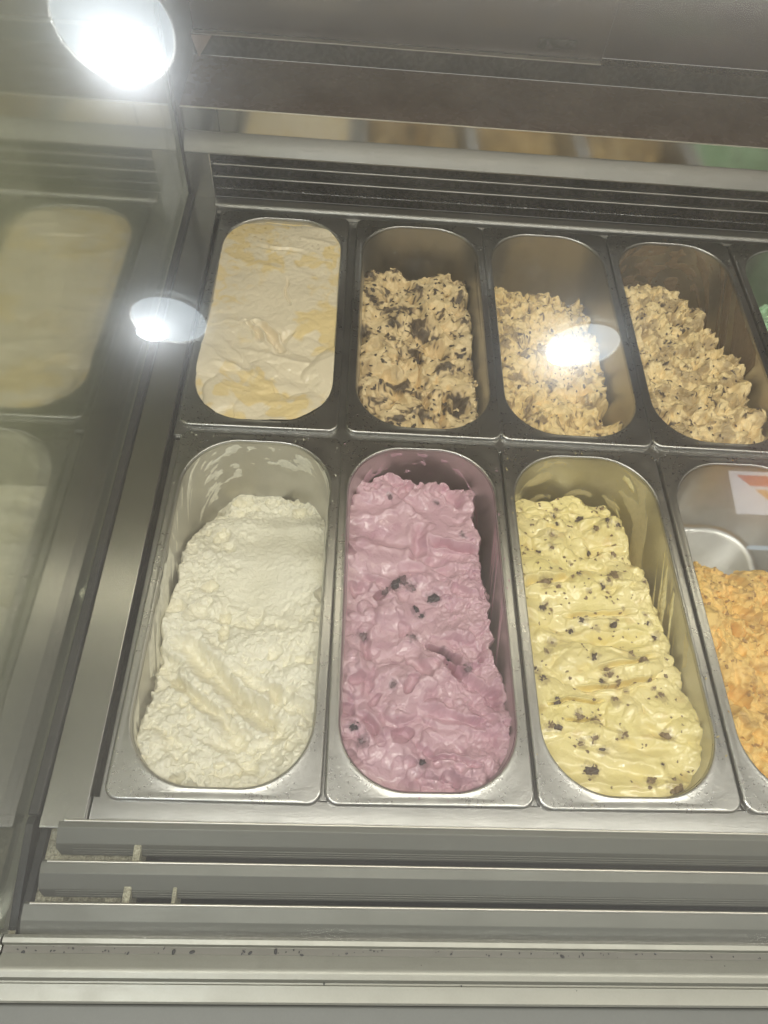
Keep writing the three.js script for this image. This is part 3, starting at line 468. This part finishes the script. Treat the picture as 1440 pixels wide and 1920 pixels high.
// crumbly ice creams: flakes all through
function crumbly(name, label, at, yaw, sd, base, tint, dark, darkAmount, scale, extra, fine = 0) {
  const L1 = fine ? lumps(420, 0.005, 0.013, sd, 0.1) : lumps(210, 0.008 * scale, 0.022 * scale, sd, 0.1), L2 = lumps(900, 0.0025 * scale, 0.008 * scale, sd + 1), L3 = lumps(4200, 0.0010, 0.0030, sd + 2);
  const P1 = lumps(80, 0.005 * scale, 0.015 * scale, sd + 3), DR = drags(12, sd + 4, 0.006, 0.014, 0.012, 0.03, 0.007, 1.2);
  const h = (x, z) => {
    const wx = x + 0.005 * N(x * 60, z * 60, sd), wz = z + 0.005 * N(x * 60, z * 60, sd + 5), [dy, dc] = DR(wx, wz), r = (1 - 0.75 * dc) * mix(0.45, 1.2, sm(-0.3, 0.4, fbm(x * 30, z * 30, sd + 8, 2)));
    return Math.min(-0.002, base(x, z) + dy + 0.008 * fbm(x * 18, z * 18, sd, 2) + 0.70 * L1(wx, wz) + r * (0.58 * L2(wx, wz) + (0.34 + 0.45 * fine) * L3(x, z)) + fine * r * (0.0035 * (1 - Math.abs(N(x * 120 + 2 * N(x * 50, z * 50, 3), z * 70, sd)) * 3) + 0.0016 * N(x * 260, z * 260, sd + 2)) - 0.010 - 0.9 * P1(wx, wz) + 0.0010 * r * N(x * 330, z * 330, sd));
  };
  const mid = [tint[0] * 0.55 + dark[0] * 0.45, tint[1] * 0.50 + dark[1] * 0.5, tint[2] * 0.45 + dark[2] * 0.5];
  const t = cream({ name, label, at, yaw, nx: 190, nz: 420, h, jitter: 0.0014, jf: 170,
    color: (x, z) => {
      const w = x + 0.012 * N(x * 40, z * 40, sd + 2) + 0.003 * N(x * 160, z * 160, sd), v = z + 0.012 * N(x * 40, z * 40, sd + 3) + 0.003 * N(x * 160, z * 160, sd + 1);
      const f = fbm(w * 52 / scale, v * 52 / scale, sd + 9, 4) - (1 - darkAmount) * 0.40, soft = sm(-0.06, 0.30, f) * 0.75, core = sm(0.16, 0.42, f + 0.30 * N(w * 380, v * 110, sd)) * (1 - 0.75 * fine);
      const fl = N(w * (200 + 90 * fine) / scale, v * (200 - 40 * fine) / scale, sd + 4) * 0.8 + 0.4 * N(x * 60, z * 60, sd + 1) - (1 - darkAmount) * 0.14, fs = sm(0.16, 0.42, fl) * 0.55, fc = sm(0.36, 0.56, fl);
      const a = 0.05 * fbm(x * 40, z * 40, sd + 6, 2), m = Math.max(soft, fs), d = clamp(Math.max(core * 0.9, fc));
      return [0, 1, 2].map((k) => mix(mix(tint[k] + a, mid[k], m), dark[k], d));
    }, mat: gloss(0.6, 0.05) });
  // loose dark flakes and crumbs: nobody could count them
  seed = sd * 7 + 1; const n = 300, im = new THREE.InstancedMesh(nuggets[sd % 5], new THREE.MeshStandardMaterial({ color: 0xffffff, roughness: 0.55 }), n), mt = new THREE.Matrix4(), qd = new THREE.Quaternion(), c = new THREE.Color();
  for (let i = 0; i < n; i++) { const [x, y, z] = t.userData.surface(rr(-0.07, 0.07), rr(-0.165, 0.165)); const r = rr(0.0006, 0.0018) * scale; qd.setFromEuler(new THREE.Euler(rr(-0.8, 0.8), rr(0, 6.3), rr(-0.8, 0.8))); mt.compose(new THREE.Vector3(x, y + r * 0.2, z), qd, new THREE.Vector3(r * 1.4, r * rr(0.3, 0.9), r)); im.setMatrixAt(i, mt); const k = rnd() < 0.55 * darkAmount + 0.15 ? 1 : 0; c.setRGB(...(k ? dark : tint)); im.setColorAt(i, c); }
  im.name = 'crumbs'; im.userData.kind = 'stuff'; t.add(shade(im));
  if (extra) extra(t); return t;
}
crumbly('chocolate_smear_ice_cream', 'cream ice cream with big dark chocolate smears, second in the back row', [back[1], ZB], -0.006, 41, (x, z) => {
  let y = curve([[-0.17, -0.046], [0.0, -0.034], [0.17, -0.026]])(z);
  const eb = -0.133 + 0.010 * N(x * 40, 45) - 0.012 * sm(0.02, 0, Math.abs(x + 0.035)) + 0.004 * N(x * 140, z * 60, 4); y -= 0.06 * sm(eb, eb - 0.012, z);
  const er = 0.066 + 0.007 * N(z * 40, 47) + 0.004 * N(z * 110, 2); y -= 0.05 * sm(er, er + 0.012, x);
  y -= 0.016 * sm(0.022, 0.006, Math.hypot((x + 0.062) * 0.5, (z - 0.062) * 1.6)); y += stroke(x, z, 0.003, 0.01, 0.0, 0.075, 0.003, 0.008, 0.2) + stroke(x, z, 0.012, 0.085, 0.004, 0.13, 0.004, 0.008) + stroke(x, z, 0.03, 0.09, 0.026, 0.14, 0.004, 0.008);
  return y;
}, [0.82, 0.64, 0.36], [0.085, 0.062, 0.045], 1.05, 1.2);
crumbly('cookie_ice_cream', 'cream ice cream with small cookie bits, third in the back row', [back[2], ZB], -0.008, 51, (x, z) => {
  let y = curve([[-0.17, -0.058], [-0.02, -0.028], [0.17, -0.018]])(z) - 0.010 * sm(-0.02, 0.07, x);
  const eb = -0.125 + 0.012 * N(x * 45, 55) + 0.005 * N(x * 150, z * 60, 4); y -= 0.05 * sm(eb, eb - 0.012, z);
  const er = 0.067 + 0.010 * N(z * 40, 57) + 0.004 * N(z * 150, 2); y -= 0.045 * sm(er, er + 0.010, x);
  return y - 0.03 * sm(0.024, 0.012, Math.hypot((x - 0.062), (z - 0.10) * 0.8));
}, [0.87, 0.67, 0.33], [0.13, 0.09, 0.06], 0.86, 1.0, null, 0.6);
crumbly('speckled_ice_cream', 'cream ice cream full of fine dark flakes, heaped left in its pan', [back[3], ZB], -0.012, 61, (x, z) => {
  let y = curve([[-0.17, -0.050], [-0.10, -0.028], [0.17, -0.018]])(z);
  const e = curve([[-0.17, 0.014], [-0.12, 0.024], [-0.06, 0.044], [0.04, 0.062], [0.17, 0.070]])(z) + 0.008 * N(z * 40, 65) + 0.004 * N(z * 150, 2); y -= 0.055 * sm(e, e + 0.016, x);
  const eb = -0.135 + 0.010 * N(x * 45, 66); return y - 0.05 * sm(eb, eb - 0.012, z);
}, [0.87, 0.69, 0.37], [0.10, 0.075, 0.055], 1.2, 0.85, (t) => residue(t, gloss(0.6), (a, y) => -0.05 + 0.1 * sm(-0.06, -0.01, y), [Math.PI * 1.1, Math.PI * 2.15], [-0.004, -0.09], 9, 0.0009, [0.22, 0.16, 0.10], 1.6), 1);
crumbly('orange_ice_cream', 'crumbly orange ice cream in the half-empty pan at the right', [front[3], ZF], 0.003, 71, (x, z) => {
  let y = curve([[-0.17, -0.130], [-0.125, -0.122], [-0.078, -0.070], [0.05, -0.036], [0.17, -0.022]])(z);
  y += 0.038 * sm(-0.02, -0.072, x) * sm(-0.085, -0.045, z) * sm(0.08, 0.0, z); return y + 0.012 * sm(-0.08, -0.04, z);
}, [0.88, 0.60, 0.20], [0.46, 0.28, 0.10], 0.45, 1.1, null, 0.8);
crumbly('mint_ice_cream', 'pale green mint ice cream with dark flecks at the right edge', [back[4], ZB], -0.012, 81, (x, z) => {
  let y = curve([[-0.17, -0.055], [-0.06, -0.030], [0.17, -0.018]])(z); const eb = -0.12 + 0.012 * N(x * 40, 85); return y - 0.045 * sm(eb, eb - 0.014, z);
}, [0.46, 0.70, 0.46], [0.06, 0.06, 0.05], 0.4, 0.9);
// smooth cream, full to the rim
{
  const L1 = lumps(60, 0.010, 0.03, 91, 0.3), DR = drags(12, 95, 0.006, 0.018, 0.02, 0.05, 0.0015, 0.5);
  const h = (x, z) => {
    const wx = x + 0.006 * N(x * 40, z * 40, 93), wz = z + 0.006 * N(x * 40, z * 40, 98);
    let y = -0.0035 + 0.0034 * fbm(x * 13, z * 13, 92, 2) + 0.20 * L1(wx, wz) * sm(-0.03, 0.10, z) + DR(wx, wz)[0] + 0.0006 * billow(x * 90, z * 90, 9, 2);
    y += stroke(wx, wz, -0.018, 0.02, 0.012, 0.062, 0.0055, 0.006, 0.9) + stroke(wx, wz, -0.030, 0.018, -0.010, 0.050, 0.004, 0.004, 0.6) + stroke(wx, wz, 0.02, 0.03, 0.01, 0.075, 0.006, 0.003) + stroke(wx, wz, -0.05, 0.10, -0.01, 0.12, 0.008, 0.003) + stroke(wx, wz, 0.012, -0.06, 0.014, -0.01, 0.0025, 0.0025) + stroke(wx, wz, -0.03, -0.115, 0.03, -0.105, 0.004, 0.0018);
    y -= 0.004 * sm(-0.155, -0.168, z); return Math.min(y, 0.003);
  };
  cream({ name: 'smooth_cream', label: 'smooth pale custard cream with yellow patches, full to the rim', at: [back[0], ZB], h, jitter: 0.0004,
    color: (x, z) => { const b = sm(0.02, 0.42, fbm(x * 18 + 0.5 * N(x * 60, z * 60, 4), z * 15 + 0.5 * N(x * 60, z * 60, 8), 96, 5) + 0.35 * sm(0.08, 0.15, z) * sm(0.03, -0.03, x)), c = 0.012 * N(x * 220, z * 220, 3), sp = sm(0.45, 0.6, N(x * 240, z * 240, 7)) * sm(-0.05, -0.14, z); return [mix(0.87, 0.87, b) + c - 0.25 * sp, mix(0.755, 0.68, b) + c - 0.25 * sp, mix(0.55, 0.34, b) + c - 0.2 * sp]; }, mat: gloss(0.36, 0.4, { bumpScale: 0.00015 }) });
}

for (const [name, cx, cz, rgb, n] of [['white_ice_cream', front[0], ZF, [0.7, 0.68, 0.56], 26], ['pink_ice_cream', front[1], ZF, [0.5, 0.32, 0.37], 16], ['yellow_ice_cream', front[2], ZF, [0.6, 0.5, 0.25], 22], ['orange_ice_cream', front[3], ZF, [0.5, 0.3, 0.1], 18], ['speckled_ice_cream', back[3], ZB, [0.3, 0.22, 0.13], 20]]) {
  const t = scene.getObjectByName(name), im = rimCrumbs(cx - t.position.x, cz - t.position.z, rgb, Math.round(cx * 1000), n); im.name = 'rim_crumbs'; im.userData.kind = 'stuff'; t.add(shade(im));
}
renderer.render(scene, camera);
